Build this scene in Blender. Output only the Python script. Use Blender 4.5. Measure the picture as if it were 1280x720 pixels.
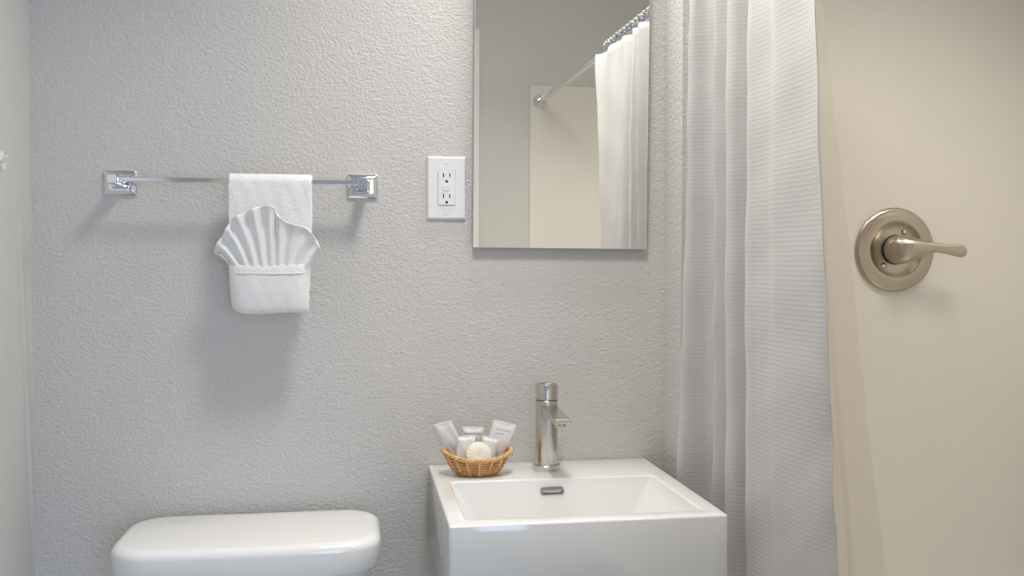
import bpy, bmesh, math, random
from mathutils import Vector, Matrix
random.seed(7)
for o in list(bpy.data.objects): bpy.data.objects.remove(o, do_unlink=True)
S = bpy.context.scene; COL = S.collection
PI = math.pi; sin, cos = math.sin, math.cos

# ------------------------------------------------------------------ camera
cd = bpy.data.cameras.new('camera'); cam = bpy.data.objects.new('camera', cd); COL.objects.link(cam)
cd.sensor_width = 36.0; cd.lens = 1185.0/1280.0*36.0; cd.clip_start = 0.02
yaw, pit, rol = math.radians(9.12), math.radians(1.48), math.radians(0.1)
fw = Vector((sin(yaw)*cos(pit), cos(yaw)*cos(pit), -sin(pit)))
rt = Vector((cos(yaw), -sin(yaw), 0)); up = rt.cross(fw)
r2 = rt*cos(rol)+up*sin(rol); u2 = up*cos(rol)-rt*sin(rol)
cam.matrix_world = Matrix(((r2.x,u2.x,-fw.x,0),(r2.y,u2.y,-fw.y,-1.85),(r2.z,u2.z,-fw.z,1.27),(0,0,0,1)))
S.camera = cam

# ------------------------------------------------------------------ world and lights
w = bpy.data.worlds.new('world'); S.world = w; w.use_nodes = True
bg = w.node_tree.nodes['Background']; bg.inputs[0].default_value = (0.72, 0.83, 1.0, 1); bg.inputs[1].default_value = 0.40
def area(name, loc, rot, size, power, col, shape='DISK', sy=None, spread=180):
    l = bpy.data.lights.new(name, 'AREA'); l.shape = shape; l.size = size
    if sy: l.size_y = sy
    l.energy = power; l.color = col; l.spread = math.radians(spread)
    o = bpy.data.objects.new(name, l); COL.objects.link(o); o.location = loc; o.rotation_euler = rot
    return o
CEIL_L = area('ceiling_lamp_light', (0.20,-0.64,2.315), (0,0,0), 0.26, 6.6, (1.0,0.94,0.86), spread=128)
VAN_L = area('vanity_lamp_light', (0.395,-0.125,2.165), (math.radians(-42),0,0), 0.44, 5.4, (1.0,0.975,0.94), 'RECTANGLE', 0.07)
HALL_L = area('doorway_daylight', (0.62,-2.95,1.25), (math.radians(90),0,math.radians(16)), 0.9, 20.0, (0.50,0.70,1.0), 'RECTANGLE', 1.3)
SHOW_L = area('shower_fill_light', (1.04,-0.82,2.375), (0,0,0), 0.42, 5.5, (1.0,0.93,0.83), spread=104)  # unseen fill light added to brighten the shower panels
vs = S.view_settings
vs.view_transform = 'Standard'; vs.look = 'None'; vs.gamma = 1.0; vs.use_curve_mapping = False
vs.exposure = 0.0

# ------------------------------------------------------------------ materials
def mat(name, col, rough=0.5, metal=0.0, spec=0.5, **kw):
    m = bpy.data.materials.new(name); m.use_nodes = True
    nt = m.node_tree; b = nt.nodes['Principled BSDF']
    b.inputs['Base Color'].default_value = (*col, 1); b.inputs['Roughness'].default_value = rough
    b.inputs['Metallic'].default_value = metal; b.inputs['Specular IOR Level'].default_value = spec
    for k, v in kw.items(): b.inputs[k.replace('_', ' ')].default_value = v
    return m
def nodes(m): return m.node_tree.nodes, m.node_tree.links, m.node_tree.nodes['Principled BSDF']
def bump(m, scale, strength, dist, detail=2.0, stretch=(1,1,1), kind='noise', extra=None):
    N, L, b = nodes(m)
    tc = N.new('ShaderNodeTexCoord'); mp = N.new('ShaderNodeMapping'); mp.inputs['Scale'].default_value = stretch
    L.new(tc.outputs['Object'], mp.inputs[0])
    t = N.new('ShaderNodeTexNoise'); t.inputs['Scale'].default_value = scale; t.inputs['Detail'].default_value = detail
    L.new(mp.outputs[0], t.inputs[0]); out = t.outputs[0]
    if extra:
        t2 = N.new('ShaderNodeTexNoise'); t2.inputs['Scale'].default_value = extra[0]; t2.inputs['Detail'].default_value = 1.0
        L.new(mp.outputs[0], t2.inputs[0])
        ad = N.new('ShaderNodeMath'); ad.operation = 'MULTIPLY_ADD'; ad.inputs[1].default_value = extra[1]
        L.new(t2.outputs[0], ad.inputs[0]); L.new(out, ad.inputs[2]); out = ad.outputs[0]
    bp = N.new('ShaderNodeBump'); bp.inputs['Strength'].default_value = strength; bp.inputs['Distance'].default_value = dist
    L.new(out, bp.inputs['Height']); L.new(bp.outputs[0], b.inputs['Normal'])
    return m
def tint(m, c1, c2, scale=3.0, stretch=(1,1,1)):
    N, L, b = nodes(m)
    tc = N.new('ShaderNodeTexCoord'); mp = N.new('ShaderNodeMapping'); mp.inputs['Scale'].default_value = stretch
    L.new(tc.outputs['Object'], mp.inputs[0])
    t = N.new('ShaderNodeTexNoise'); t.inputs['Scale'].default_value = scale; t.inputs['Detail'].default_value = 4
    L.new(mp.outputs[0], t.inputs[0])
    r = N.new('ShaderNodeValToRGB'); r.color_ramp.elements[0].position = .35; r.color_ramp.elements[1].position = .65
    r.color_ramp.elements[0].color = (*c1,1); r.color_ramp.elements[1].color = (*c2,1)
    L.new(t.outputs[0], r.inputs[0]); L.new(r.outputs[0], b.inputs['Base Color'])
    return m
M = {}
M['wall'] = bump(tint(mat('grey_orange_peel_paint', (.612,.592,.570), .48), (.602,.582,.560), (.627,.607,.585), 2.0), 175, .60, .0030, 1.5, (1,1,1.2), extra=(80, .6))
M['wall_side'] = bump(tint(mat('grey_paint_fine', (.61,.60,.578), .5), (.60,.59,.568), (.625,.615,.593), 2.0), 165, .40, .0022, 1.5, extra=(70, .6))
M['ceiling'] = bump(mat('ceiling_paint', (.72,.71,.69), .7), 90, .3, .002)
M['floor'] = tint(mat('floor_vinyl', (.50,.48,.45), .4), (.46,.44,.41), (.54,.52,.49), 12)
M['trim'] = bump(mat('white_trim_paint', (.80,.79,.77), .35), 8, .05, .001)
M['surround'] = bump(tint(mat('almond_acrylic', (.78,.745,.69), .22, Coat_Weight=.2), (.77,.735,.68), (.79,.757,.70), 1.2), 1.6, .25, .004, 1)
M['porcelain'] = bump(mat('white_porcelain', (.83,.835,.83), .08, Coat_Weight=.6, Coat_Roughness=.04), 3, .02, .001)
M['lid'] = bump(mat('white_tank_glaze', (.88,.88,.87), .13, Coat_Weight=.4, Coat_Roughness=.05), 3, .02, .001)
M['chrome'] = bump(mat('chrome', (.82,.83,.85), .06, 1.0), 30, .03, .0004)
M['nickel'] = bump(mat('brushed_nickel', (.53,.475,.385), .32, 1.0, Anisotropic=.5), 400, .06, .0004, 2, (1,1,.1))
M['nickel_f'] = bump(mat('brushed_nickel_faucet', (.66,.625,.57), .24, 1.0, Anisotropic=.4), 500, .05, .0003, 2, (1,1,.08))
M['dark'] = bump(mat('dark_slot', (.02,.02,.02), .6), 50, .05, .0002)
M['grey_metal'] = bump(mat('dull_overflow_metal', (.30,.30,.31), .32, 1.0), 90, .05, .0002)
M['plate'] = bump(mat('white_plastic', (.80,.795,.79), .28), 20, .02, .0003)
M['glass_edge'] = bump(mat('green_glass_edge', (.52,.60,.57), .12), 50, .02, .0002)
M['mirror'] = mat('silvered_glass', (.95,.96,.935), .0, 1.0)
N, L, b = nodes(M['mirror'])
t = N.new('ShaderNodeTexNoise'); t.inputs['Scale'].default_value = 1.5; mr = N.new('ShaderNodeMapRange')
mr.inputs['To Min'].default_value = 0.0; mr.inputs['To Max'].default_value = 0.012
L.new(t.outputs[0], mr.inputs[0]); L.new(mr.outputs[0], b.inputs['Roughness'])
M['backing'] = bump(mat('mirror_backing', (.30,.31,.30), .7), 60, .05, .0004)
M['towel'] = bump(mat('white_terry', (.86,.86,.86), .95, Sheen_Weight=.4), 480, .7, .0026, 2, extra=(190, .35))
M['fan'] = bump(mat('white_terry_fine', (.86,.855,.845), .95, Sheen_Weight=.3), 500, .5, .0012, 3, extra=(150, .8))
M['wicker'] = bump(tint(mat('honey_wicker', (.66,.40,.18), .42), (.50,.24,.07), (.74,.43,.17), 70), 300, .3, .0006)
M['wicker_l'] = bump(tint(mat('pale_wicker', (.74,.50,.26), .42), (.62,.34,.13), (.80,.53,.27), 90), 300, .3, .0006)
M['paper'] = bump(mat('white_sachet', (.92,.92,.92), .35), 160, .25, .0015)
M['soap'] = bump(tint(mat('cream_wrapped_soap', (.86,.83,.66), .3), (.90,.86,.66), (.92,.91,.84), 40), 200, .3, .0012)
M['glass'] = mat('lamp_diffuser', (.9,.88,.82), .3); 
nodes(M['glass'])[2].inputs['Emission Color'].default_value = (1,.94,.85,1); nodes(M['glass'])[2].inputs['Emission Strength'].default_value = 1.5

# printed sachets: faint grey lines across the top part (flat print), in the packet's own UV space
def sachet_mat(name, rows, col):
    m = bump(mat(name, (.92,.92,.92), .33), 140, .25, .0015); N, L, b = nodes(m)
    uv = N.new('ShaderNodeTexCoord'); sp = N.new('ShaderNodeSeparateXYZ'); L.new(uv.outputs['UV'], sp.inputs[0])
    acc = None
    def rng(sock, lo, hi):
        a = N.new('ShaderNodeMath'); a.operation = 'GREATER_THAN'; a.inputs[1].default_value = lo; L.new(sock, a.inputs[0])
        c = N.new('ShaderNodeMath'); c.operation = 'LESS_THAN'; c.inputs[1].default_value = hi; L.new(sock, c.inputs[0])
        d = N.new('ShaderNodeMath'); d.operation = 'MULTIPLY'; L.new(a.outputs[0], d.inputs[0]); L.new(c.outputs[0], d.inputs[1]); return d.outputs[0]
    for (u0, u1, v0, v1) in rows:
        p = N.new('ShaderNodeMath'); p.operation = 'MULTIPLY'; L.new(rng(sp.outputs[0], u0, u1), p.inputs[0]); L.new(rng(sp.outputs[1], v0, v1), p.inputs[1])
        if acc is None: acc = p.outputs[0]
        else:
            q = N.new('ShaderNodeMath'); q.operation = 'MAXIMUM'; L.new(acc, q.inputs[0]); L.new(p.outputs[0], q.inputs[1]); acc = q.outputs[0]
    mx = N.new('ShaderNodeMix'); mx.data_type = 'RGBA'; mx.inputs[6].default_value = (.92,.92,.92,1); mx.inputs[7].default_value = (*col,1)
    L.new(acc, mx.inputs[0]); L.new(mx.outputs[2], b.inputs['Base Color']); return m
M['sachet_r'] = sachet_mat('sachet_grey_print', [(.2,.85,.80,.825),(.2,.62,.70,.73)], (.60,.60,.63))
M['sachet_l'] = sachet_mat('sachet_green_print', [(.3,.75,.40,.43),(.3,.62,.34,.36)], (.66,.74,.69))
M['sachet_m'] = sachet_mat('sachet_band_print', [(.05,.95,.78,.83),(.3,.75,.62,.66)], (.62,.62,.64))

# curtain fabric: woven waffle dashes following the cloth's own UVs (metres along the cloth, height)
def curtain_mat():
    m = mat('white_waffle_fabric', (.69,.68,.675), .85, Sheen_Weight=.15); N, L, b = nodes(m)
    tc = N.new('ShaderNodeTexCoord'); sp = N.new('ShaderNodeSeparateXYZ'); L.new(tc.outputs['UV'], sp.inputs[0])
    def mth(op, a, c=None, v=None):
        n = N.new('ShaderNodeMath'); n.operation = op; L.new(a, n.inputs[0])
        if c is not None: L.new(c, n.inputs[1])
        if v is not None: n.inputs[1].default_value = v
        return n.outputs[0]
    U = mth('SINE', mth('MULTIPLY', sp.outputs[0], v=2*PI/.0085)); V = mth('SINE', mth('MULTIPLY', sp.outputs[1], v=2*PI/.0072))
    p = mth('MULTIPLY', mth('MAXIMUM', V, v=0.0), mth('MULTIPLY', mth('ADD', U, v=1.4), v=.6))
    nz = N.new('ShaderNodeTexNoise'); nz.inputs['Scale'].default_value = 9; nz.inputs['Detail'].default_value = 3; L.new(tc.outputs['UV'], nz.inputs[0])
    h = N.new('ShaderNodeMath'); h.operation = 'MULTIPLY_ADD'; h.inputs[1].default_value = 2.5; L.new(nz.outputs[0], h.inputs[0]); L.new(p, h.inputs[2])
    bp = N.new('ShaderNodeBump'); bp.inputs['Strength'].default_value = .24; bp.inputs['Distance'].default_value = .0008
    L.new(h.outputs[0], bp.inputs['Height']); L.new(bp.outputs[0], b.inputs['Normal'])
    tr = N.new('ShaderNodeBsdfTranslucent'); tr.inputs[0].default_value = (.80,.78,.76,1); L.new(bp.outputs[0], tr.inputs['Normal'])
    mx = N.new('ShaderNodeMixShader'); mx.inputs[0].default_value = .28
    out = N['Material Output']; L.new(b.outputs[0], mx.inputs[1]); L.new(tr.outputs[0], mx.inputs[2]); L.new(mx.outputs[0], out.inputs[0])
    return m
M['curtain'] = curtain_mat()
def liner_mat():
    m = mat('milky_vinyl_liner', (.80,.77,.72), .35); N, L, b = nodes(m)
    tp = N.new('ShaderNodeBsdfTransparent'); tp.inputs[0].default_value = (.97,.955,.93,1)
    tr = N.new('ShaderNodeBsdfTranslucent'); tr.inputs[0].default_value = (.85,.82,.78,1)
    m1 = N.new('ShaderNodeMixShader'); m1.inputs[0].default_value = .5
    L.new(b.outputs[0], m1.inputs[1]); L.new(tr.outputs[0], m1.inputs[2])
    m2 = N.new('ShaderNodeMixShader'); m2.inputs[0].default_value = .30
    L.new(tp.outputs[0], m2.inputs[1]); L.new(m1.outputs[0], m2.inputs[2]); L.new(m2.outputs[0], N['Material Output'].inputs[0])
    return m
M['liner'] = liner_mat()

# ------------------------------------------------------------------ helpers
def obj(name, bm, m, parent=None, smooth=40, bevel=0, seg=2, origin=None):
    bmesh.ops.recalc_face_normals(bm, faces=bm.faces)
    me = bpy.data.meshes.new(name); bm.to_mesh(me); bm.free()
    if smooth:
        me.shade_smooth(); me.set_sharp_from_angle(angle=math.radians(smooth))
    me.materials.append(M[m] if isinstance(m, str) else m)
    o = bpy.data.objects.new(name, me); COL.objects.link(o)
    if parent is not None:
        o.parent = parent
        p = Vector((0,0,0)); q = parent
        while q is not None: p += q.location; q = q.parent
        me.transform(Matrix.Translation(-p))
    if bevel:
        bv = o.modifiers.new('bevel', 'BEVEL'); bv.width = bevel; bv.segments = seg; bv.limit_method = 'ANGLE'
        bv.angle_limit = math.radians(35); bv.harden_normals = True
    return o
def thing(name, loc, label, cat, group=None):
    o = bpy.data.objects.new(name, None); COL.objects.link(o); o.location = loc; o.empty_display_size = .02
    tag(o, label, cat, group); return o
def tag(o, label, cat, group=None):
    o['label'] = label; o['category'] = cat
    if group: o['group'] = group
    return o
def struct(o): o['kind'] = 'structure'; return o
def box(bm, x0, x1, y0, y1, z0, z1):
    v = [bm.verts.new(p) for p in ((x0,y0,z0),(x1,y0,z0),(x1,y1,z0),(x0,y1,z0),(x0,y0,z1),(x1,y0,z1),(x1,y1,z1),(x0,y1,z1))]
    for f in ((0,1,2,3),(4,5,6,7),(0,1,5,4),(1,2,6,5),(2,3,7,6),(3,0,4,7)): bm.faces.new([v[i] for i in f])
    return v
def B(*a):
    bm = bmesh.new(); box(bm, *a); return bm
def loft(bm, loops, cap0=True, cap1=True, closed=True):
    rows = [[bm.verts.new(p) for p in l] for l in loops]; n = len(rows[0])
    for a, c in zip(rows, rows[1:]):
        for i in range(n if closed else n-1):
            j = (i+1) % n; bm.faces.new((a[i], a[j], c[j], c[i]))
    if cap0: bm.faces.new(rows[0])
    if cap1: bm.faces.new(rows[-1])
    return rows
def rrect(x0, x1, y0, y1, r, z, n=6, bow=0.0):
    pts = []
    hw = (x1-x0)/2; cx = (x0+x1)/2; ym = (y0+y1)/2
    for (cx_, cy_, a0) in ((x1-r,y1-r,0),(x0+r,y1-r,90),(x0+r,y0+r,180),(x1-r,y0+r,270)):
        for k in range(n+1):
            a = math.radians(a0+90*k/n); pts.append([cx_+r*cos(a), cy_+r*sin(a), z])
        # subdivide straight edge to the next corner so bows stay smooth
        if bow and a0 == 180:
            for k in range(1, 12): pts.append([x0+r+(x1-x0-2*r)*k/12, y0, z])
    if bow:
        for p in pts:
            if p[1] < ym: p[1] -= bow*max(0, 1-((p[0]-cx)/hw)**2)*(ym-p[1])/(ym-y0)
    return [tuple(p) for p in pts]
def ring_pts(c, ax, r, n, ref=None, rx=None, ry=None):
    ax = Vector(ax).normalized(); ref = Vector(ref) if ref else (Vector((0,0,1)) if abs(ax.z) < .9 else Vector((1,0,0)))
    u = ax.cross(ref).normalized(); v = ax.cross(u).normalized(); c = Vector(c)
    return [c+u*cos(2*PI*k/n)*(rx or r)+v*sin(2*PI*k/n)*(ry or r) for k in range(n)]
def lathe(bm, c, ax, prof, n=48):      # prof: (radius, distance along axis)
    c = Vector(c); ax = Vector(ax).normalized()
    loft(bm, [ring_pts(c+ax*d, ax, max(r, 1e-5), n) for r, d in prof])
def tube(bm, pts, r, n=10, closed=False):
    pts = [Vector(p) for p in pts]; rows = []; prev = None
    for i, p in enumerate(pts):
        if closed: t = (pts[(i+1) % len(pts)]-pts[i-1]).normalized()
        else: t = (pts[min(i+1, len(pts)-1)]-pts[max(i-1, 0)]).normalized()
        if prev is None: prev = t.orthogonal().normalized()
        prev = (prev-t*prev.dot(t)).normalized(); v = t.cross(prev)
        rr = r[i] if isinstance(r, (list, tuple)) else r
        rows.append([p+prev*cos(2*PI*k/n)*rr+v*sin(2*PI*k/n)*rr for k in range(n)])
    if closed:
        vs_ = [[bm.verts.new(q) for q in row] for row in rows]
        for i in range(len(vs_)):
            a, c = vs_[i], vs_[(i+1) % len(vs_)]
            for k in range(n): bm.faces.new((a[k], a[(k+1) % n], c[(k+1) % n], c[k]))
    else: loft(bm, rows)
def grid(bm, f, nu, nv, uv=None):
    vv = [[bm.verts.new(f(i/nu, j/nv)) for i in range(nu+1)] for j in range(nv+1)]
    lay = bm.loops.layers.uv.new('uv') if uv else None
    for j in range(nv):
        for i in range(nu):
            fc = bm.faces.new((vv[j][i], vv[j][i+1], vv[j+1][i+1], vv[j+1][i]))
            if uv:
                for lp, (a, c) in zip(fc.loops, ((i,j),(i+1,j),(i+1,j+1),(i,j+1))): lp[lay].uv = uv(a/nu, c/nv)
    return vv
def cr(P, t):                           # Catmull-Rom through P, t in 0..1
    n = len(P)-1; s = min(max(t, 0), 1)*n; i = min(int(s), n-1); f = s-i
    g = lambda k: P[min(max(k, 0), n)]
    a, b_, c, d = g(i-1), g(i), g(i+1), g(i+2)
    return tuple(.5*((2*q)+(-p+r)*f+(2*p-5*q+4*r-s_)*f*f+(-p+3*q-3*r+s_)*f**3) for p, q, r, s_ in zip(a, b_, c, d))
def solid(o, t, off=0): 
    s = o.modifiers.new('solidify', 'SOLIDIFY'); s.thickness = t; s.offset = off; return o
def sub(o, n=1):
    s = o.modifiers.new('subdivision', 'SUBSURF'); s.levels = n; s.render_levels = n; return o

# ------------------------------------------------------------------ room shell
XL, XW, YF, ZC, XR = -0.592, 0.609, -1.62, 2.40, 1.40
WS = 0.11                                # depth of the furred-out plumbing wall
struct(obj('wall_back', B(XL-.1, XW, 0, .12, 0, ZC), 'wall', smooth=0))
struct(obj('wall_return', B(XW, XW+.012, -WS+.004, .12, 0, ZC), 'wall', smooth=0))
struct(obj('wall_plumbing', B(XW+.012, XR+.1, -WS+.006, .12, 0, ZC), 'wall_side', smooth=0))
# left wall, with the shallow drywall crease beside the corner
bm = bmesh.new()
ys = [-1.62, -1.2, -.8, -.5, -.3, -.2, -.14]+[-.12+.0015*k for k in range(0, 81)]
zs = [ZC*k/60 for k in range(61)]
vv = [[bm.verts.new((lambda y, z: (XL+((lambda yc: (min(1, (1.38-z)/.15)*min(1, (-yc-.004)/.012)*(.0022*math.exp(-(((y-yc)/.0042)**2)*.25)-.0085*math.exp(-((y-yc)/.0042+1.6)**2))) if (.3 < z < 1.38 and yc < -.004) else 0)(-.066+(1.40-z)*.094)), y, z))(y, z)) for y in ys] for z in zs]
for j in range(len(zs)-1):
    for i in range(len(ys)-1): bm.faces.new((vv[j][i], vv[j][i+1], vv[j+1][i+1], vv[j+1][i]))
lwo = struct(obj('wall_left', bm, 'wall_side', smooth=60)); 
wall_r = struct(obj('wall_right', B(XR+.006, XR+.1, YF, -WS+.006, 0, ZC), 'wall_side', smooth=0))
DX0, DX1, DZ = -.45, .380, 2.03
bm = bmesh.new(); box(bm, XL-.1, DX0, YF-.1, YF, 0, ZC); box(bm, DX1, XR+.1, YF-.1, YF, 0, ZC); box(bm, DX0, DX1, YF-.1, YF, DZ, ZC)
wall_f = struct(obj('wall_front', bm, 'wall_side', smooth=0))
struct(obj('ceiling', B(XL-.1, XR+.1, YF-.1, .12, ZC, ZC+.08), 'ceiling', smooth=0))
struct(obj('floor', B(XL-.1, XR+.1, YF-1.6, .12, -.08, 0), 'floor', smooth=0))
bm = bmesh.new()
box(bm, DX1-.01, .429, YF, YF+.016, 0, DZ+.05); box(bm, DX0-.049, DX0+.01, YF, YF+.016, 0, DZ+.05); box(bm, DX0+.01, DX1-.01, YF, YF+.016, DZ-.01, DZ+.05)
struct(obj('trim_1', bm, 'trim', smooth=30, bevel=.004))

# ------------------------------------------------------------------ shower surround: three acrylic panels
PT = 1.885
sr = thing('surround_panel', (1.0,-WS,.0), 'almond acrylic shower panel behind the curtain, carrying the round lever valve', 'shower panel')
obj('panel', B(XW+.0125, XR, -WS, -WS+.006, .0, ZC-.05), 'surround', sr, smooth=30, bevel=.0015)
obj('edge_strip', B(XW+.0118, XW+.028, -WS-.0035, -WS-.0001, .0, ZC-.05), 'surround', sr, smooth=30, bevel=.0015)
obj('surround_panel', B(XR, XR+.0058, YF+.0065, -WS-.0002, .0, PT), 'surround', wall_r, smooth=30)
o = obj('surround_panel', B(.615, XR-.0002, YF+.0002, YF+.006, .0, PT), 'surround', wall_f, smooth=30, bevel=.0015)
o['label'] = 'pale acrylic shower panel seen in the mirror behind the far end of the rod'

# ------------------------------------------------------------------ sink
SX0, SX1, SY0, SY1, SZ = .1315, .571, -.4445, -.002, .8765
sk = thing('wall_sink', (.351,-.22,.72), 'white square-edged ceramic basin mounted on the wall under the mirror', 'sink')
bm = bmesh.new(); L_ = []
r = .005
L_.append(rrect(SX0+.02, SX1-.02, SY0+.02, SY1-.0, r, .726))
L_.append(rrect(SX0+.004, SX1-.004, SY0+.004, SY1, r, .730))
L_.append(rrect(SX0, SX1, SY0, SY1, r, .736))
for k in range(5):
    a = PI/2*k/4; e = .004
    L_.append(rrect(SX0+e*(1-cos(a)), SX1-e*(1-cos(a)), SY0+e*(1-cos(a)), SY1-e*(1-cos(a)), r+.001, SZ-e+e*sin(a)))
ix0, ix1, iy0, iy1 = .161, .5375, -.410, -.157
for k in range(5):
    a = PI/2*k/4; e = .005
    L_.append(rrect(ix0-e+e*sin(a), ix1+e-e*sin(a), iy0-e+e*sin(a), iy1+e-e*sin(a), .010, SZ-e+e*cos(a)))
for t in (.15, .4, .7, .88):
    L_.append(rrect(ix0+.05*t, ix1-.05*t, iy0+.03*t, iy1-.027*t, .010+.012*t, SZ-.005-.083*t))
L_.append(rrect(ix0+.052, ix1-.052, iy0+.033, iy1-.030, .020, .787))
L_.append(rrect(ix0+.060, ix1-.060, iy0+.042, iy1-.040, .018, .7835))
L_.append(rrect(ix0+.15, ix1-.15, iy0+.10, iy1-.10, .015, .781))
loft(bm, L_)
obj('basin', bm, 'porcelain', sk, smooth=50)
# overflow: capsule set into the rear slope of the basin
sl = math.atan2(.027, .083); oc = Vector((.3455, -.1655, .8555))
def capsule(bm, c, hw, hr, d0, d1, tilt):
    n = 10; R = Matrix.Rotation(tilt, 4, 'X')
    def lp(d, s=1.0):
        out = []
        for sgn, a0 in ((1,-90),(-1,90)):
            for k in range(n+1):
                a = math.radians(a0+180*k/n); out.append(c+R @ Vector((sgn*hw+hr*s*cos(a), d, hr*s*sin(a))))
        return out
    loft(bm, [lp(d0), lp(d1), lp(d1, .72), lp(d0+.0004, .62)])
bm = bmesh.new(); capsule(bm, oc, .0155, .0062, .004, -.0022, sl)
ov = obj('overflow_ring', bm, 'grey_metal', sk, smooth=40)
bm = bmesh.new(); lathe(bm, (.349,-.29,.7805), (0,0,1), [(.001,0),(.030,0),(.030,.002),(.026,.0035),(.010,.003),(.001,.003)], 32)
obj('drain', bm, 'nickel_f', sk)

# ------------------------------------------------------------------ faucet
FX, FY, FZ = .3525, -.075, SZ
fa = thing('faucet', (FX, FY, FZ), 'tall brushed nickel single-hole faucet with a flat spout at the back of the sink', 'faucet')
bm = bmesh.new(); lathe(bm, (FX,FY,FZ), (0,0,1), [(.001,0),(.0262,0),(.0266,.001),(.0266,.009),(.0255,.0102),(.0215,.0104),(.001,.0104)], 64)
obj('base_ring', bm, 'nickel_f', fa)
bm = bmesh.new(); lathe(bm, (FX,FY,FZ+.0104), (0,0,1), [(.001,0),(.0214,0),(.0214,.1215),(.0208,.1222),(.001,.1222)], 64)
obj('body', bm, 'nickel_f', fa)
bm = bmesh.new(); lathe(bm, (FX,FY,FZ+.1326), (0,0,1), [(.001,0),(.0198,0),(.0198,.0018),(.001,.0018)], 48)
obj('groove', bm, 'dark', fa)
hd = bmesh.new(); lathe(hd, (FX,FY,FZ+.1344), (0,0,1), [(.001,0),(.0208,0),(.0214,.0007),(.0214,.0285),(.0206,.0296),(.0150,.0298),(.0146,.0285),(.001,.0285)], 64)
ho = obj('handle', hd, 'nickel_f', fa)
bm = bmesh.new(); box(bm, FX-.0062, FX+.0062, FY-.0148, FY+.006, FZ+.1628, FZ+.1660)
obj('handle_tab', bm, 'nickel_f', ho, smooth=30, bevel=.001)
# spout: flat bar leaving the column and dropping slightly, turned a touch to the right
bm = bmesh.new(); R = Matrix.Rotation(math.radians(3.2), 4, 'Z')
sec = []
for (d, hw, zt, zb) in ((.004,.0150,.1265,.1000),(.024,.0157,.1240,.1035),(.060,.0158,.1195,.1052),(.100,.0158,.1150,.1052),(.1165,.0158,.1135,.1050)):
    sec.append([Vector((FX,FY,FZ))+R @ Vector((x, -d, z)) for x, z in ((-hw,zb),(hw,zb),(hw,zt),(-hw,zt))])
loft(bm, sec)
sp_ = obj('spout', bm, 'nickel_f', fa, smooth=30, bevel=.0014, seg=3)
bm = bmesh.new(); p = Vector((FX,FY,FZ+.1060))+R @ Vector((0,-.100,0)); lathe(bm, p, (0,0,-1), [(.001,0),(.0098,0),(.0098,.0075),(.0088,.0085),(.0075,.006),(.001,.006)], 32)
obj('aerator', bm, 'nickel_f', fa)

# ------------------------------------------------------------------ mirror
MT = math.radians(.65)
mi = thing('wall_mirror', (.395,-.006,1.30), 'frameless rectangular mirror hanging above the sink, leaning slightly forward', 'mirror')
Rm = Matrix.Rotation(MT, 4, 'X') @ Matrix.Rotation(math.radians(.35), 4, 'Y')
def mbox(x0, x1, y0, y1, z0, z1, chamfer=0):
    bm = bmesh.new(); box(bm, x0, x1, y0, y1, z0, z1)
    for v in bm.verts: v.co = Vector((.3925,-.006,1.2995))+Rm @ v.co
    return bm
hw = .1752; MH = .765
obj('backing', mbox(-hw+.004, hw-.004, -.003, .001, .003, MH-.003), 'backing', mi, smooth=0)
obj('glass_pane', mbox(-hw, hw, -.0085, -.003, 0, MH), 'glass_edge', mi, smooth=30, bevel=.0007)
obj('silvered_face', mbox(-hw+.0012, hw-.0012, -.0088, -.0085, .0012, MH-.0012), 'mirror', mi, smooth=0)

# ------------------------------------------------------------------ outlet
ou = thing('wall_outlet', (.1669,0,1.4167), 'white screwed cover plate with a double socket left of the mirror', 'outlet')
cx, cz = .1669, 1.4167
bm = bmesh.new(); loft(bm, [[(cx-a, y, cz-c), (cx+a, y, cz-c), (cx+a, y, cz+c), (cx-a, y, cz+c)] for a, c, y in ((.0380,.0610,0),(.0380,.0610,-.0025),(.0352,.0582,-.0060),(.0180,.0350,-.0064))])
obj('cover_plate', bm, 'plate', ou, smooth=30, bevel=.0006)
bm = bmesh.new(); box(bm, cx-.0162, cx+.0162, -.0080, -.005, cz-.0333, cz+.0333)
rc = obj('receptacle', bm, 'plate', ou, smooth=30, bevel=.0005)
bm = bmesh.new(); 
for (x0, x1, z0, z1) in ((-.0168,-.0160,-.0339,.0339),(.0160,.0168,-.0339,.0339),(-.0168,.0168,-.0341,-.0333),(-.0168,.0168,.0333,.0341)): box(bm, cx+x0, cx+x1, -.00655, -.0060, cz+z0, cz+z1)
M['gap'] = bump(mat('shadow_gap_plastic', (.42,.41,.40), .6), 50, .02, .0002)
obj('seam', bm, 'gap', ou, smooth=0)
for dz in (.0205, -.0200):
    for dx, h in ((-.0062,.0042),(.0060,.0036)):
        obj('slot', B(cx+dx-.0011, cx+dx+.0011, -.0082, -.0070, cz+dz+.004-h, cz+dz+.004+h), 'dark', rc, smooth=0)
    bm = bmesh.new(); lathe(bm, (cx, -.0070, cz+dz-.0080), (0,-1,0), [(.0001,0),(.0026,0),(.0026,.0012),(.0001,.0012)], 20); obj('ground_hole', bm, 'dark', rc)
for dz in (.0032, -.0032):
    obj('button', B(cx-.0078, cx+.0078, -.0088, -.0070, cz+dz-.0027, cz+dz+.0027), 'plate', rc, smooth=30, bevel=.0004)
for dz in (.0485, -.0485):
    bm = bmesh.new(); lathe(bm, (cx, -.0055, cz+dz), (0,-1,0), [(.0001,0),(.0032,0),(.0030,.0014),(.0001,.0018)], 20); obj('screw', bm, 'plate', ou)

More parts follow.
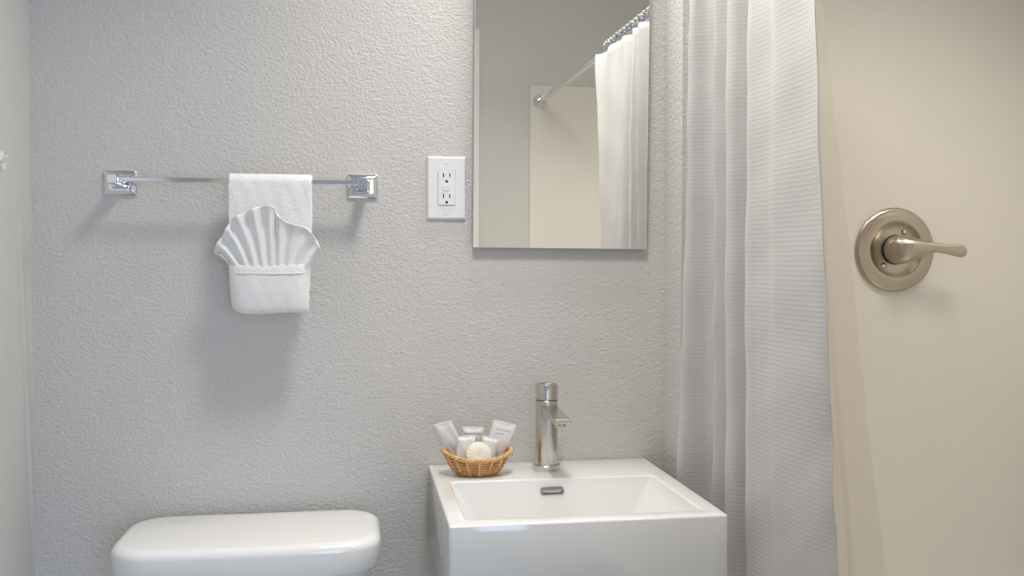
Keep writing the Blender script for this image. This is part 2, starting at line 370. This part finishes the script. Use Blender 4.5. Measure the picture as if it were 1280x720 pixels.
# ------------------------------------------------------------------ towel bar
BZ, BY = 1.4195, -.060
tb = thing('towel_bar', (-.20,0,BZ-.002), 'chrome towel bar with rectangular wall plates holding the white towel', 'towel bar')
def rloop(cx, cz, a, c, y, r=.002, n=3):
    return [(p[0], y, p[1]) for p in rrect(cx-a, cx+a, cz-c, cz+c, min(r, a*.9, c*.9), 0, n)]
for px in (-.4355, .0055):
    bm = bmesh.new(); z = BZ-.002
    loft(bm, [rloop(px, z, .0290, .0225, 0), rloop(px, z, .0290, .0225, -.004), rloop(px, z, .0270, .0205, -.0065), rloop(px, z, .0215, .0150, -.0085), rloop(px, z, .0205, .0140, -.0072), rloop(px, z, .0120, .0115, -.0078)])
    pl = obj('wall_plate', bm, 'chrome', tb, smooth=30)
    bm = bmesh.new()
    loft(bm, [rloop(px, z, .0150, .0120, -.0070), rloop(px, z, .0110, .0095, -.014), rloop(px, z, .0088, .0082, -.028), rloop(px, z+.001, .0082, .0080, -.046), rloop(px, BZ, .0088, .0086, -.052), rloop(px, BZ, .0090, .0088, -.067), rloop(px, BZ, .0075, .0073, -.069)])
    obj('post', bm, 'chrome', tb, smooth=35)
bm = bmesh.new(); rows = []
for x in (-.4300, .0000): rows.append([(x, BY+q[0], BZ+q[1]) for q in ((-.0042,-.0042),(.0042,-.0042),(.0042,.0042),(-.0042,.0042))])
loft(bm, rows); obj('rail', bm, 'chrome', tb, smooth=30, bevel=.0012)

# ------------------------------------------------------------------ hand towel, folded over the bar, with a pocket cuff
TX0, TX1 = -.2345, -.0865
ht = thing('hand_towel', (-.161, BY, 1.20), 'white terry hand towel folded over the chrome bar with a turned-up pocket', 'towel')
def towel_prof(t):      # side profile: back leg up, over the bar, front leg down
    P = [(-.044,1.215),(-.046,1.32),(-.047,1.405),(-.0495,1.4235),(-.060,1.4290),(-.0715,1.4225),(-.0745,1.405),(-.0765,1.33),(-.0780,1.255),(-.079,1.192)]
    return cr(P, t)
def fzz(x, z, s=1.0): return .45*s*(.0011*sin(61*x+13*z)+.0008*sin(140*x-47*z+1)+.0006*sin(90*z+230*x))
bm = bmesh.new()
def tf(u, v):
    y, z = towel_prof(v)
    nar = 0.0 if z > 1.36 else (1.36-z)*.034          # narrows slightly downwards
    x = TX0+nar+(TX1-TX0-2*nar)*u
    edge = .0009*sin(260*z+40*u)
    x += edge*(1 if u > .5 else -1)*(abs(2*u-1)**6)
    return (x, y+fzz(x, z), z+(.0008*sin(70*x) if v > .9 else 0))
grid(bm, tf, 44, 90)
o = solid(obj('folded_cloth', bm, 'towel', ht, smooth=80), .0085, 0)
sub(o, 1)
# pocket: the lower fold turned up in front
bm = bmesh.new()
PP = [(-.0850,1.188),(-.0885,1.1825),(-.0950,1.1835),(-.0985,1.1930),(-.0995,1.222),(-.0985,1.250),(-.0970,1.2625),(-.0935,1.2660),(-.0900,1.2600)]
def pf(u, v):
    y, z = cr(PP, v); x = -.2315+.0045*(1.265-z)/.08+(.1385-.004*(1.265-z)/.08)*u
    c = (1-abs(2*u-1)**3)
    lowcorner = -(.0105*max(0, 1-u/.14)**2 if u < .14 else 0)*(1 if z < 1.20 else 0)
    y2 = y-.006*c*(1-abs(v-.5)) if v > .2 else y
    z2 = z-lowcorner+.0012*sin(55*x+2)+(-.002*c if v > .6 else 0)
    return (x, y2+.010*(abs(2*u-1)**8)+fzz(x, z, .9), z2)
grid(bm, pf, 50, 36)
o = solid(obj('pocket', bm, 'towel', ht, smooth=80), .0060, 0); sub(o, 1)
# stitched border line along the pocket top
bm = bmesh.new()
tube(bm, [(-.2275+.1335*k/40, -.1030-.0045*(1-abs(2*k/40-1)**3)+.009*(abs(2*k/40-1)**8), 1.2530-.0020*(1-abs(2*k/40-1)**3)) for k in range(41)], .0010, 6)
obj('hem', bm, 'fan', ht)

# ------------------------------------------------------------------ fan-folded washcloth standing in the pocket
TOP = [(-.243,1.284),(-.2554,1.2897),(-.2480,1.3060),(-.2390,1.3200),(-.2290,1.3370),(-.2205,1.3486),(-.1968,1.3603),(-.1744,1.3691),(-.1533,1.3694),(-.1436,1.3536),(-.1253,1.3408),(-.0956,1.3323),(-.0800,1.3135),(-.0715,1.2947),(-.0758,1.2859)]
fc = thing('washcloth', (-.161,-.09,1.262), 'white washcloth pleated into a shell fan tucked in the towel pocket', 'washcloth')
NP = 9.5
_d = [cr(TOP, k/400) for k in range(401)]; _a = [0]
for p, q in zip(_d, _d[1:]): _a.append(_a[-1]+math.hypot(p[0]-q[0], p[1]-q[1]))
def rim(u):
    t = u*_a[-1]
    for k in range(400):
        if _a[k+1] >= t:
            f = (t-_a[k])/max(1e-9, _a[k+1]-_a[k]); return (_d[k][0]*(1-f)+_d[k+1][0]*f, _d[k][1]*(1-f)+_d[k+1][1]*f)
    return _d[-1]
def fan(u, v):
    tx, tz = rim(u)
    bx = -.2210+.1230*u; bz = 1.244
    # the outer pleats bow outwards before they reach the rim
    s = 2*u-1
    mx_ = bx+(tx-bx)*.35-.012*s*abs(s)*0; mz = bz+(tz-bz)*.62
    x = (1-v)**2*bx+2*v*(1-v)*mx_+v*v*tx; z = (1-v)**2*bz+2*v*(1-v)*mz+v*v*tz
    ph = NP*u; f = abs((ph % 1.0)-.5)*2; f = f**1.35
    amp = .0035+.0095*v**.8
    y = -.0925-.006*(1-s*s)-.010*v*(1-s*s)+.006*abs(s)**3*v-amp*(f-.5)
    if v > .80: y -= .006*((v-.80)/.20)**2
    y += fzz(x, z, .8)
    return (x, y, z)
bm = bmesh.new(); grid(bm, fan, 170, 36)
o = solid(obj('pleated_cloth', bm, 'fan', fc, smooth=80), .0030, 0)
# rolled selvedge along the rim
bm = bmesh.new(); tube(bm, [fan(k/170, 1) for k in range(171)], .0017, 6)
obj('selvedge', bm, 'fan', fc, smooth=80)

# ------------------------------------------------------------------ toilet (tank and lid in view, bowl below the frame)
tl = thing('toilet', (-.184,-.13,0), 'white toilet with a rounded tank lid against the wall left of the sink', 'toilet')
bm = bmesh.new(); LZ = .802
lx0, lx1, ly0, ly1 = -.4130, .0355, -.2420, -.020
L_ = [rrect(lx0+.020, lx1-.020, ly0+.020, ly1-.004, .040, LZ-.062, 8, .016),
      rrect(lx0+.006, lx1-.006, ly0+.006, ly1-.002, .056, LZ-.058, 8, .016),
      rrect(lx0+.001, lx1-.001, ly0+.001, ly1, .060, LZ-.050, 8, .016)]
for k in range(9):
    a = PI/2*k/8; e = .016
    L_.append(rrect(lx0+e*(1-cos(a)), lx1-e*(1-cos(a)), ly0+e*(1-cos(a)), ly1-e*.5*(1-cos(a)), 0.060-.2*e*(1-cos(a)), LZ-.0015-e+e*sin(a), 8, .016))
L_.append(rrect(lx0+.05, lx1-.05, ly0+.05, ly1-.03, .030, LZ-.0004, 8, .014))
L_.append(rrect(lx0+.09, lx1-.09, ly0+.09, ly1-.07, .012, LZ, 8, .008))
loft(bm, L_); obj('tank_lid', bm, 'lid', tl, smooth=60)
bm = bmesh.new()
loft(bm, [rrect(-.345, -.025, -.180, -.020, .040, .400, 8, .01), rrect(-.365, -.005, -.195, -.015, .045, .44, 8, .012), rrect(-.388, .018, -.226, -.015, .045, LZ-.062, 8, .014)])
obj('tank', bm, 'porcelain', tl, smooth=60)
def ell(cx, cy, a, c, z, n=40):
    return [(cx+a*sin(2*PI*k/n), cy-c*cos(2*PI*k/n)*(1.0 if cos(2*PI*k/n) > 0 else .72), z) for k in range(n)]
bm = bmesh.new()
loft(bm, [ell(-.184,-.36,.11,.19,0), ell(-.184,-.36,.105,.185,.05), ell(-.184,-.37,.10,.18,.16), ell(-.184,-.40,.155,.25,.30), ell(-.184,-.41,.182,.29,.385), ell(-.184,-.41,.182,.29,.398), ell(-.184,-.41,.14,.235,.398), ell(-.184,-.41,.12,.20,.30), ell(-.184,-.40,.05,.08,.20)])
obj('bowl', bm, 'porcelain', tl, smooth=60)
bm = bmesh.new(); loft(bm, [ell(-.184,-.41,.186,.295,.399), ell(-.184,-.41,.190,.30,.410), ell(-.184,-.41,.184,.292,.428), ell(-.184,-.41,.10,.18,.434)])
obj('seat', bm, 'lid', tl, smooth=60)
bm = bmesh.new(); lathe(bm, (-.330,-.222,.700), (0,-1,0), [(.001,0),(.013,0),(.013,.012),(.010,.014),(.001,.014)], 24); tube(bm, [(-.330,-.240,.700),(-.29,-.246,.696),(-.255,-.246,.690)], [.006,.006,.008], 10)
obj('flush_lever', bm, 'chrome', tl, smooth=50)

# ------------------------------------------------------------------ wicker basket
KX, KY, KZ = .2155, -.098, SZ
bk = thing('wicker_basket', (KX,KY,KZ), 'small oval honey-coloured wicker basket on the back left corner of the sink', 'basket')
def bpt(a, t, off=0.0):      # a round the oval, t 0 at the base .. 1 at the rim
    ra = .038+.0245*t**.8; rb = .030+.0135*t**.85
    dip = .0115*cos(a)**2*t**1.5       # the rim sweeps up at both ends
    return Vector((KX+(ra+off)*cos(a), KY+(rb+off)*sin(a), KZ+.0035+.0270*t+dip))
bm = bmesh.new(); NS = 16
for k in range(11):
    t = (k+.5)/11; pts = [bpt(2*PI*i/132, t, .0014*sin(NS*PI*i/132*1.0+PI*k)) for i in range(132)]
    tube(bm, pts, .00165, 6, closed=True)
obj('woven_side', bm, 'wicker', bk, smooth=80)
for i in range(NS):
    a = 2*PI*i/NS; bm = bmesh.new(); tube(bm, [bpt(a, j/6, .0004) for j in range(7)], .0023, 6); obj('stake', bm, 'wicker_l', bk, smooth=80)
for s in (0, 1, 2):
    bm = bmesh.new(); pts = []
    for i in range(180):
        a = 2*PI*i/180; ph = 14*a+2*PI*s/3; q = bpt(a, 1.06, .0024*cos(ph)); q.z += .0022*sin(ph); pts.append(q)
    tube(bm, pts, .0021, 6, closed=True); obj('rim_strand', bm, 'wicker_l', bk, smooth=80)
bm = bmesh.new()
for k in range(6):
    s = .15+.15*k; tube(bm, [(KX+.041*s*cos(2*PI*i/48), KY+.031*s*sin(2*PI*i/48), KZ+.0025) for i in range(48)], .0024, 6, closed=True)
obj('base', bm, 'wicker', bk, smooth=80)
# small loop handle at the right-hand end
bm = bmesh.new(); q0 = bpt(0, 1.0, .002)
tube(bm, [q0+Vector((.0012+.002*sin(PI*k/10), -.007+.014*k/10, -.004-.008*sin(PI*k/10)+.004)) for k in range(11)], .0016, 6)
obj('end_loop', bm, 'wicker_l', bk, smooth=80)

# ------------------------------------------------------------------ toiletries in the basket
def sachet(name, corners, m, label, cat, bulge=.004, th=.0012, crimp=True, group=None):
    # corners: bottom-left, bottom-right, top-right, top-left in metres
    bl, br, tr, tl_ = [Vector(c) for c in corners]; nrm = (br-bl).cross(tl_-bl).normalized()
    base = (bl+br)/2
    root = thing(name, tuple(base), label, cat, group)
    bm = bmesh.new(); nu, nv = 16, 24; lay = bm.loops.layers.uv.new('uv')
    rows = {}
    for side in (1, -1):
        for j in range(nv+1):
            for i in range(nu+1):
                u, v = i/nu, j/nv
                p = (bl*(1-u)+br*u)*(1-v)+(tl_*(1-u)+tr*u)*v
                e = max(0, min(1, (1-abs(2*u-1))*3.5))*max(0, min(1, (1-abs(2*v-1))*5-.35))
                e = e*e*(3-2*e)
                zig = .0004*sin(v*150) if (v > .93 or v < .07) else 0
                rows[(side,i,j)] = bm.verts.new(p+nrm*(side*(th/2+bulge*.5*e)+zig+.0006*sin(9*u+7*v)))
    def F(a, c, d, e_, uvs):
        f = bm.faces.new((a, c, d, e_))
        for lp, q in zip(f.loops, uvs): lp[lay].uv = q
    for side in (1, -1):
        for j in range(nv):
            for i in range(nu):
                F(rows[(side,i,j)], rows[(side,i+1,j)], rows[(side,i+1,j+1)], rows[(side,i,j+1)], ((i/nu,j/nv),((i+1)/nu,j/nv),((i+1)/nu,(j+1)/nv),(i/nu,(j+1)/nv)))
    per = [(i,0) for i in range(nu)]+[(nu,j) for j in range(nv)]+[(i,nv) for i in range(nu,0,-1)]+[(0,j) for j in range(nv,0,-1)]
    for a, c in zip(per, per[1:]+per[:1]):
        F(rows[(1,*a)], rows[(1,*c)], rows[(-1,*c)], rows[(-1,*a)], ((0,0),)*4)
    obj('wrapper', bm, m, root, smooth=60)
    # crimped seal band along the top
    bm = bmesh.new(); s = 0.06
    a0, a1 = tl_*(1-s)+bl*s, tr*(1-s)+br*s
    for k in range(3):
        f = s*.3*k; c0, c1 = a0*(1-f)+tl_*f, a1*(1-f)+tr*f; c0 = tl_*(1-s*(1-k*.33))+bl*(s*(1-k*.33)); c1 = tr*(1-s*(1-k*.33))+br*(s*(1-k*.33))
        tube(bm, [c0*(1-.03)+c1*.03-nrm*-(th/2), c1*.97+c0*.03+nrm*(th/2)], .00035, 5)
    obj('seal', bm, m, root, smooth=60)
    return root
G = 'toiletries in the basket'
sachet('sachet', ((.1740,-.0800,.8980),(.2060,-.0860,.8960),(.1665,-.1010,.9785),(.1355,-.0950,.9700)), 'sachet_l', 'white sachet leaning left out of the basket with faint green print', 'sachet', group=G)
sachet('sachet', ((.2260,-.0900,.8985),(.2610,-.0900,.8960),(.2905,-.0980,.9660),(.2470,-.1010,.9780)), 'sachet_r', 'wide white sachet leaning right out of the basket with two grey print lines', 'sachet', group=G)
sachet('sachet', ((.1980,-.0690,.8990),(.2260,-.0690,.8990),(.2310,-.0760,.9600),(.1900,-.0760,.9615)), 'sachet_m', 'low white sachet standing at the back of the basket between the two taller ones', 'sachet', bulge=.006, group=G)
sachet('sachet', ((.1760,-.1000,.9000),(.2060,-.1000,.8970),(.2120,-.1030,.9500),(.1780,-.1010,.9480)), 'paper', 'plain white sachet at the front left of the basket beside the cream soap', 'sachet', bulge=.006, group=G)
# pleat-wrapped round soap leaning in the middle
sp = thing('wrapped_soap', (.2170,-.1150,.9120), 'round cream soap in a pleated clear wrapper at the front of the basket', 'soap', G)
bm = bmesh.new(); ax = Vector((.06,-1,.32)).normalized(); c = Vector((.2170,-.1120,.9140)); NN = 72; rings = []
uu = ax.cross(Vector((0,0,1))).normalized(); vv2 = ax.cross(uu).normalized()
for (r, d) in ((.0005,-.006),(.014,-.0065),(.0225,-.004),(.0250,0),(.0235,.0045),(.017,.0068),(.010,.0072),(.003,.0064),(.0004,.0060)):
    rings.append([c+ax*(d+(.00025*sin(18*2*PI*k/NN) if .002 < r < .0240 and d > 0 else 0))+(uu*cos(2*PI*k/NN)+vv2*sin(2*PI*k/NN))*r for k in range(NN)])
loft(bm, rings); obj('pleated_wrapper', bm, 'soap', sp, smooth=50)
sachet('sachet', ((.2260,-.1020,.8970),(.2480,-.1020,.8990),(.2560,-.1050,.9420),(.2240,-.1050,.9500)), 'paper', 'plain white sachet at the front right of the basket under the wide one', 'sachet', bulge=.006, group=G)

# ------------------------------------------------------------------ shower valve
VX, VZ, VY = 1.0470, 1.2985, -WS
va = thing('shower_valve', (VX,VY,VZ), 'round brushed nickel shower valve with a single lever pointing right', 'shower valve')
bm = bmesh.new(); lathe(bm, (VX,VY,VZ), (0,-1,0), [(.001,0),(.0825,0),(.0835,.003),(.0815,.0075),(.0770,.0095),(.0740,.0092),(.0725,.0102),(.0600,.0120),(.0560,.0118),(.0535,.0098),(.0470,.0062),(.0380,.0048),(.0280,.0055),(.001,.0055)], 96)
obj('escutcheon', bm, 'nickel', va, smooth=50)
bm = bmesh.new(); lathe(bm, (VX,VY-.004,VZ), (0,-1,0), [(.001,0),(.0300,0),(.0300,.001),(.0288,.002),(.0288,.006),(.001,.006)], 48); obj('hub_gap', bm, 'dark', va)
bm = bmesh.new(); lathe(bm, (VX,VY-.005,VZ), (0,-1,0), [(.001,0),(.0278,0),(.0278,.0250),(.0268,.0262),(.0262,.0264),(.001,.0264)], 64); obj('hub', bm, 'nickel', va)
# lever: a dome that draws out into a blade
bm = bmesh.new(); secs = []
path = [(-.0255,.0300,.000,.004,.006),(-.0240,.0335,.000,.0130,.0105),(-.0170,.0370,.000,.0215,.0165),(-.0060,.0405,.000,.0255,.0195),(.0060,.0430,.0005,.0250,.0195),(.0180,.0455,.0015,.0215,.0165),(.0300,.0485,.0030,.0165,.0120),(.0420,.0520,.0038,.0120,.0085),(.0540,.0550,.0036,.0095,.0068),(.0660,.0575,.0022,.0092,.0058),(.0800,.0595,.0000,.0102,.0052),(.0930,.0605,-.0018,.0116,.0050),(.1040,.0610,-.0028,.0124,.0048),(.1110,.0610,-.0032,.0108,.0042),(.1150,.0610,-.0034,.0070,.0030),(.1165,.0610,-.0034,.0020,.0012)]
for (dx, dy, dz, rz, ry) in path:
    secs.append([(VX+dx, VY-dy+ry*cos(2*PI*k/28), VZ+dz+rz*sin(2*PI*k/28)) for k in range(28)])
loft(bm, secs); o = obj('lever', bm, 'nickel', va, smooth=80)
bm = bmesh.new(); lathe(bm, (VX,VY-.0300,VZ), (0,-1,0), [(.001,0),(.0274,0),(.0274,.004),(.0262,.0085),(.0230,.0125),(.001,.0155)], 48); obj('handle_cap', bm, 'nickel', va, smooth=60)
for a in (62, 232):
    p = (VX+.0400*cos(math.radians(a)), VY-.0040, VZ+.0400*sin(math.radians(a)))
    bm = bmesh.new(); lathe(bm, p, (0,-1,0), [(.0001,0),(.0058,0),(.0058,.0012),(.0050,.0016),(.0001,.0016)], 24); bo = obj('screw_well', bm, 'dark', va)
    bm = bmesh.new(); lathe(bm, (p[0],p[1]-.0012,p[2]), (0,-1,0), [(.0001,0),(.0040,0),(.0036,.0016),(.0014,.0020),(.0010,.0010),(.0001,.0010)], 24); obj('screw', bm, 'chrome', va)

# ------------------------------------------------------------------ shower rod, rings, curtain, liner
RX, RZ = .652, 1.826
ro = thing('shower_rod', (RX,-.86,RZ), 'straight chrome shower rod seen in the mirror above the curtain', 'curtain rod')
bm = bmesh.new(); tube(bm, [(RX,YF+.012,RZ),(RX,-.70,RZ)], .0110, 20); obj('pole', bm, 'chrome', ro)
bm = bmesh.new(); tube(bm, [(RX,-.70,RZ),(RX,-WS-.01,RZ)], .0125, 20); obj('outer_pole', bm, 'chrome', ro)
for y, s in ((YF+.0062, 1), (-WS, -1)):
    bm = bmesh.new(); lathe(bm, (RX,y,RZ), (0,s,0), [(.001,0),(.0250,0),(.0262,.003),(.0255,.008),(.0215,.014),(.0170,.021),(.0160,.034),(.0150,.036),(.001,.036)], 40)
    obj('flange', bm, 'chrome', ro)
# plan of the curtain (x, y) from the wall outwards
TOPP = [(.655,-.128),(.630,-.124),(.612,-.134),(.613,-.150),(.640,-.162),(.658,-.190),(.652,-.225),(.625,-.243),(.619,-.252),(.640,-.268),(.650,-.285),(.630,-.300),(.620,-.305),(.625,-.325),(.652,-.340),(.655,-.362),(.626,-.380),(.619,-.396),(.622,-.425),(.624,-.455),(.621,-.485),(.622,-.520),(.623,-.560),(.618,-.600),(.612,-.620)]
BOTP = [(.655,-.128),(.610,-.122),(.590,-.136),(.592,-.154),(.645,-.166),(.668,-.195),(.655,-.228),(.626,-.245),(.619,-.256),(.648,-.272),(.660,-.288),(.630,-.302),(.618,-.309),(.625,-.329),(.662,-.344),(.668,-.366),(.628,-.386),(.622,-.404),(.627,-.436),(.631,-.468),(.633,-.500),(.637,-.540),(.643,-.575),(.656,-.605),(.672,-.628)]
CZ0, CZ1 = .43, 1.803
NU, NV = 360, 90
arc = [0]
for i in range(NU):
    a, b_ = cr(TOPP, i/NU), cr(TOPP, (i+1)/NU); arc.append(arc[-1]+math.hypot(a[0]-b_[0], a[1]-b_[1]))
def cpt(u, v):
    z = CZ0+(CZ1-CZ0)*v
    k = min(1, max(0, (1.80-z)/1.15))**1.35
    a, b_ = cr(TOPP, u), cr(BOTP, u)
    wv = -.010*max(0, u-.62)*math.exp(-(CZ1-z)/.16)*sin(2*PI*(u-.62)/.19)/.38+.0022*sin(5.0*z+7*u)+.0012*sin(17*z+31*u)+.0008*sin(41*z-17*u)
    # soft diagonal drags in the wide last panel
    e = max(0, (u-.75)/.25)
    wv += .0035*e*math.exp(-((z-.93-.10*(u-.85)/.15)/.035)**2)-.0028*e*math.exp(-((z-.82-.12*(u-.85)/.15)/.03)**2)+.002*e*math.exp(-((z-1.18+.05*(u-.85)/.15)/.03)**2)
    return (a[0]*(1-k)+b_[0]*k+wv, a[1]*(1-k)+b_[1]*k+wv*.3, z)
cu = thing('shower_curtain', (RX,-.38,CZ0), 'white waffle-weave fabric shower curtain bunched beside the sink', 'shower curtain')
bm = bmesh.new(); grid(bm, cpt, NU, NV, lambda a, c: (arc[int(round(a*NU))], CZ0+(CZ1-CZ0)*c))
co = solid(obj('fabric', bm, 'curtain', cu, smooth=80), .0012, 0)
bm = bmesh.new(); 
e0 = [Vector(cpt(1.0, j/NV)) for j in range(NV+1)]; e1 = [Vector(cpt(.975, j/NV)) for j in range(NV+1)]
tube(bm, [p+Vector((0,-.0004,0)) for p in e0], .0013, 6); obj('side_hem', bm, 'curtain', cu, smooth=80)

# liner leaning into the tub
LT = [(.690,-.130),(.712,-.17),(.690,-.21),(.715,-.25),(.692,-.29),(.716,-.33),(.690,-.37),(.705,-.41),(.684,-.45),(.672,-.505)]
LB = [(.79,-.135),(.84,-.17),(.80,-.21),(.84,-.25),(.80,-.29),(.84,-.33),(.80,-.37),(.83,-.41),(.800,-.45),(.850,-.505)]
def lpt(u, v):
    z = .45+(1.805-.45)*v; a, b_ = cr(LT, u), cr(LB, u); k = ((1.805-z)/1.355)**1.05
    return (a[0]*(1-k)+b_[0]*k+.0015*sin(9*z+8*u), a[1]*(1-k)+b_[1]*k, z)
li = thing('shower_liner', (.70,-.36,.45), 'milky see-through vinyl liner hanging inside the tub behind the curtain', 'curtain liner')
bm = bmesh.new(); grid(bm, lpt, 120, 40); obj('film', bm, 'liner', li, smooth=80)

# roller rings
def make_ring():
    t = thing('curtain_ring', (RX,0,RZ), 'chrome roller ring with small beads on the shower rod', 'curtain ring', 'beaded rings on the shower rod')
    t.location = (0,0,0)
    bm = bmesh.new(); tube(bm, [(.0215*sin(a), 0, .0215*cos(a)-.004) for a in [2*PI*k/28 for k in range(28)]], .0013, 6, closed=True)
    tube(bm, [(0,0,-.025),(.003,0,-.031),(0,0,-.038),(-.004,0,-.033)], .0012, 6)
    obj('wire', bm, 'chrome', t, smooth=80)
    for a in (-60,-30,0,30,60):
        bm = bmesh.new(); a = math.radians(a); bmesh.ops.create_uvsphere(bm, u_segments=12, v_segments=8, radius=.0050, matrix=Matrix.Translation((.0195*sin(a), 0, .0195*cos(a)-.0045)))
        obj('bead', bm, 'chrome', t, smooth=80)
    return t
proto = make_ring(); kids = list(proto.children)
ORD = ['first','second','third','fourth','fifth','sixth','seventh','eighth','ninth','tenth','eleventh','last and outermost']
RY = [-.150,-.200,-.245,-.290,-.330,-.365,-.400,-.435,-.470,-.530,-.580,-.618]
for i, y in enumerate(RY):
    if i == 0: t = proto
    else:
        t = proto.copy(); COL.objects.link(t)
        for k in kids:
            c = k.copy(); COL.objects.link(c); c.parent = t
    t['label'] = ORD[i]+' chrome roller ring from the back wall along the shower rod'
    t.location = (RX, y, RZ); t.rotation_euler = (0, random.uniform(-.2,.2), random.uniform(-.35,.35))

# ------------------------------------------------------------------ bathtub under the shower (below the frame)
bt = thing('bathtub', (1.0,-.86,0), 'white bathtub under the shower behind the curtain', 'bathtub')
bm = bmesh.new(); x0_, x1_, y0_, y1_ = .6255, XR-.002, YF+.009, -WS-.004
loft(bm, [rrect(x0_+.012, x1_, y0_, y1_, .01, 0), rrect(x0_+.012, x1_, y0_, y1_, .01, .36), rrect(x0_, x1_, y0_, y1_, .012, .37), rrect(x0_, x1_, y0_, y1_, .012, .40), rrect(x0_+.006, x1_-.004, y0_+.004, y1_-.004, .014, .408),
     rrect(x0_+.07, x1_-.06, y0_+.08, y1_-.08, .10, .408), rrect(x0_+.08, x1_-.07, y0_+.09, y1_-.09, .11, .40), rrect(x0_+.12, x1_-.11, y0_+.16, y1_-.22, .12, .12), rrect(x0_+.18, x1_-.17, y0_+.22, y1_-.28, .10, .09)])
obj('tub_shell', bm, 'porcelain', bt, smooth=50)
M['dark_drain'] = M['nickel_f']
bm = bmesh.new(); lathe(bm, ((x0_+x1_)/2, y1_-.34, .0905), (0,0,1), [(.001,0),(.032,0),(.030,.003),(.001,.003)], 32); obj('drain', bm, 'nickel_f', bt)

# ------------------------------------------------------------------ small white hook at the left edge of the frame
hk = thing('wall_hook', (XL,-.143,1.439), 'small white pointed hook tip on the side wall at the far left', 'hook')
bm = bmesh.new(); loft(bm, [[(XL, -.143+s*y, 1.439+s*z) for y, z in ((-.018,0),(0,-.018),(.018,0),(0,.018))] for s in (1.0,)]+[[(XL+.004, -.143+.9*y, 1.439+.9*z) for y, z in ((-.018,0),(0,-.018),(.018,0),(0,.018))]])
obj('plate', bm, 'trim', hk, smooth=30)
bm = bmesh.new(); tube(bm, [(XL+.003,-.155,1.439),(XL+.012,-.162,1.437),(XL+.016,-.166,1.446)], .003, 8); obj('peg', bm, 'trim', hk)

# ------------------------------------------------------------------ ceiling lamp and added shower fill housing (above the frame)
cl = thing('ceiling_lamp', (.20,-.64,ZC), 'round white flush ceiling lamp over the middle of the bathroom', 'lamp')
bm = bmesh.new(); lathe(bm, (.20,-.64,ZC), (0,0,-1), [(.001,0),(.155,0),(.158,.02),(.152,.078),(.146,.078),(.144,.05),(.001,.05)], 48); obj('housing', bm, 'trim', cl)
cl = thing('shower_fill_housing', (1.02,-.85,ZC), 'small round housing added in the ceiling over the tub for the fill light', 'lamp')  # out-of-view fixture added to go with the shower fill
bm = bmesh.new(); lathe(bm, (1.02,-.85,ZC), (0,0,-1), [(.001,0),(.105,0),(.105,.012),(.090,.020),(.088,.012),(.001,.012)], 40); obj('housing', bm, 'trim', cl)

vl = thing('vanity_light', (.395,0,2.20), 'wall lamp bar with a white shade on the wall above the mirror', 'lamp')
obj('back_bar', B(.145,.645-.04,-.02,0,2.17,2.26), 'chrome', vl, smooth=30, bevel=.003)
bm = bmesh.new()
x0_, x1_ = .165, .590
loft(bm, [[(x0_,-.02,2.235),(x0_,-.165,2.235),(x0_,-.185,2.185),(x0_,-.180,2.185),(x0_,-.162,2.230),(x0_,-.02,2.230)], [(x1_,-.02,2.235),(x1_,-.165,2.235),(x1_,-.185,2.185),(x1_,-.180,2.185),(x1_,-.162,2.230),(x1_,-.02,2.230)]])
obj('shade', bm, 'trim', vl, smooth=30)
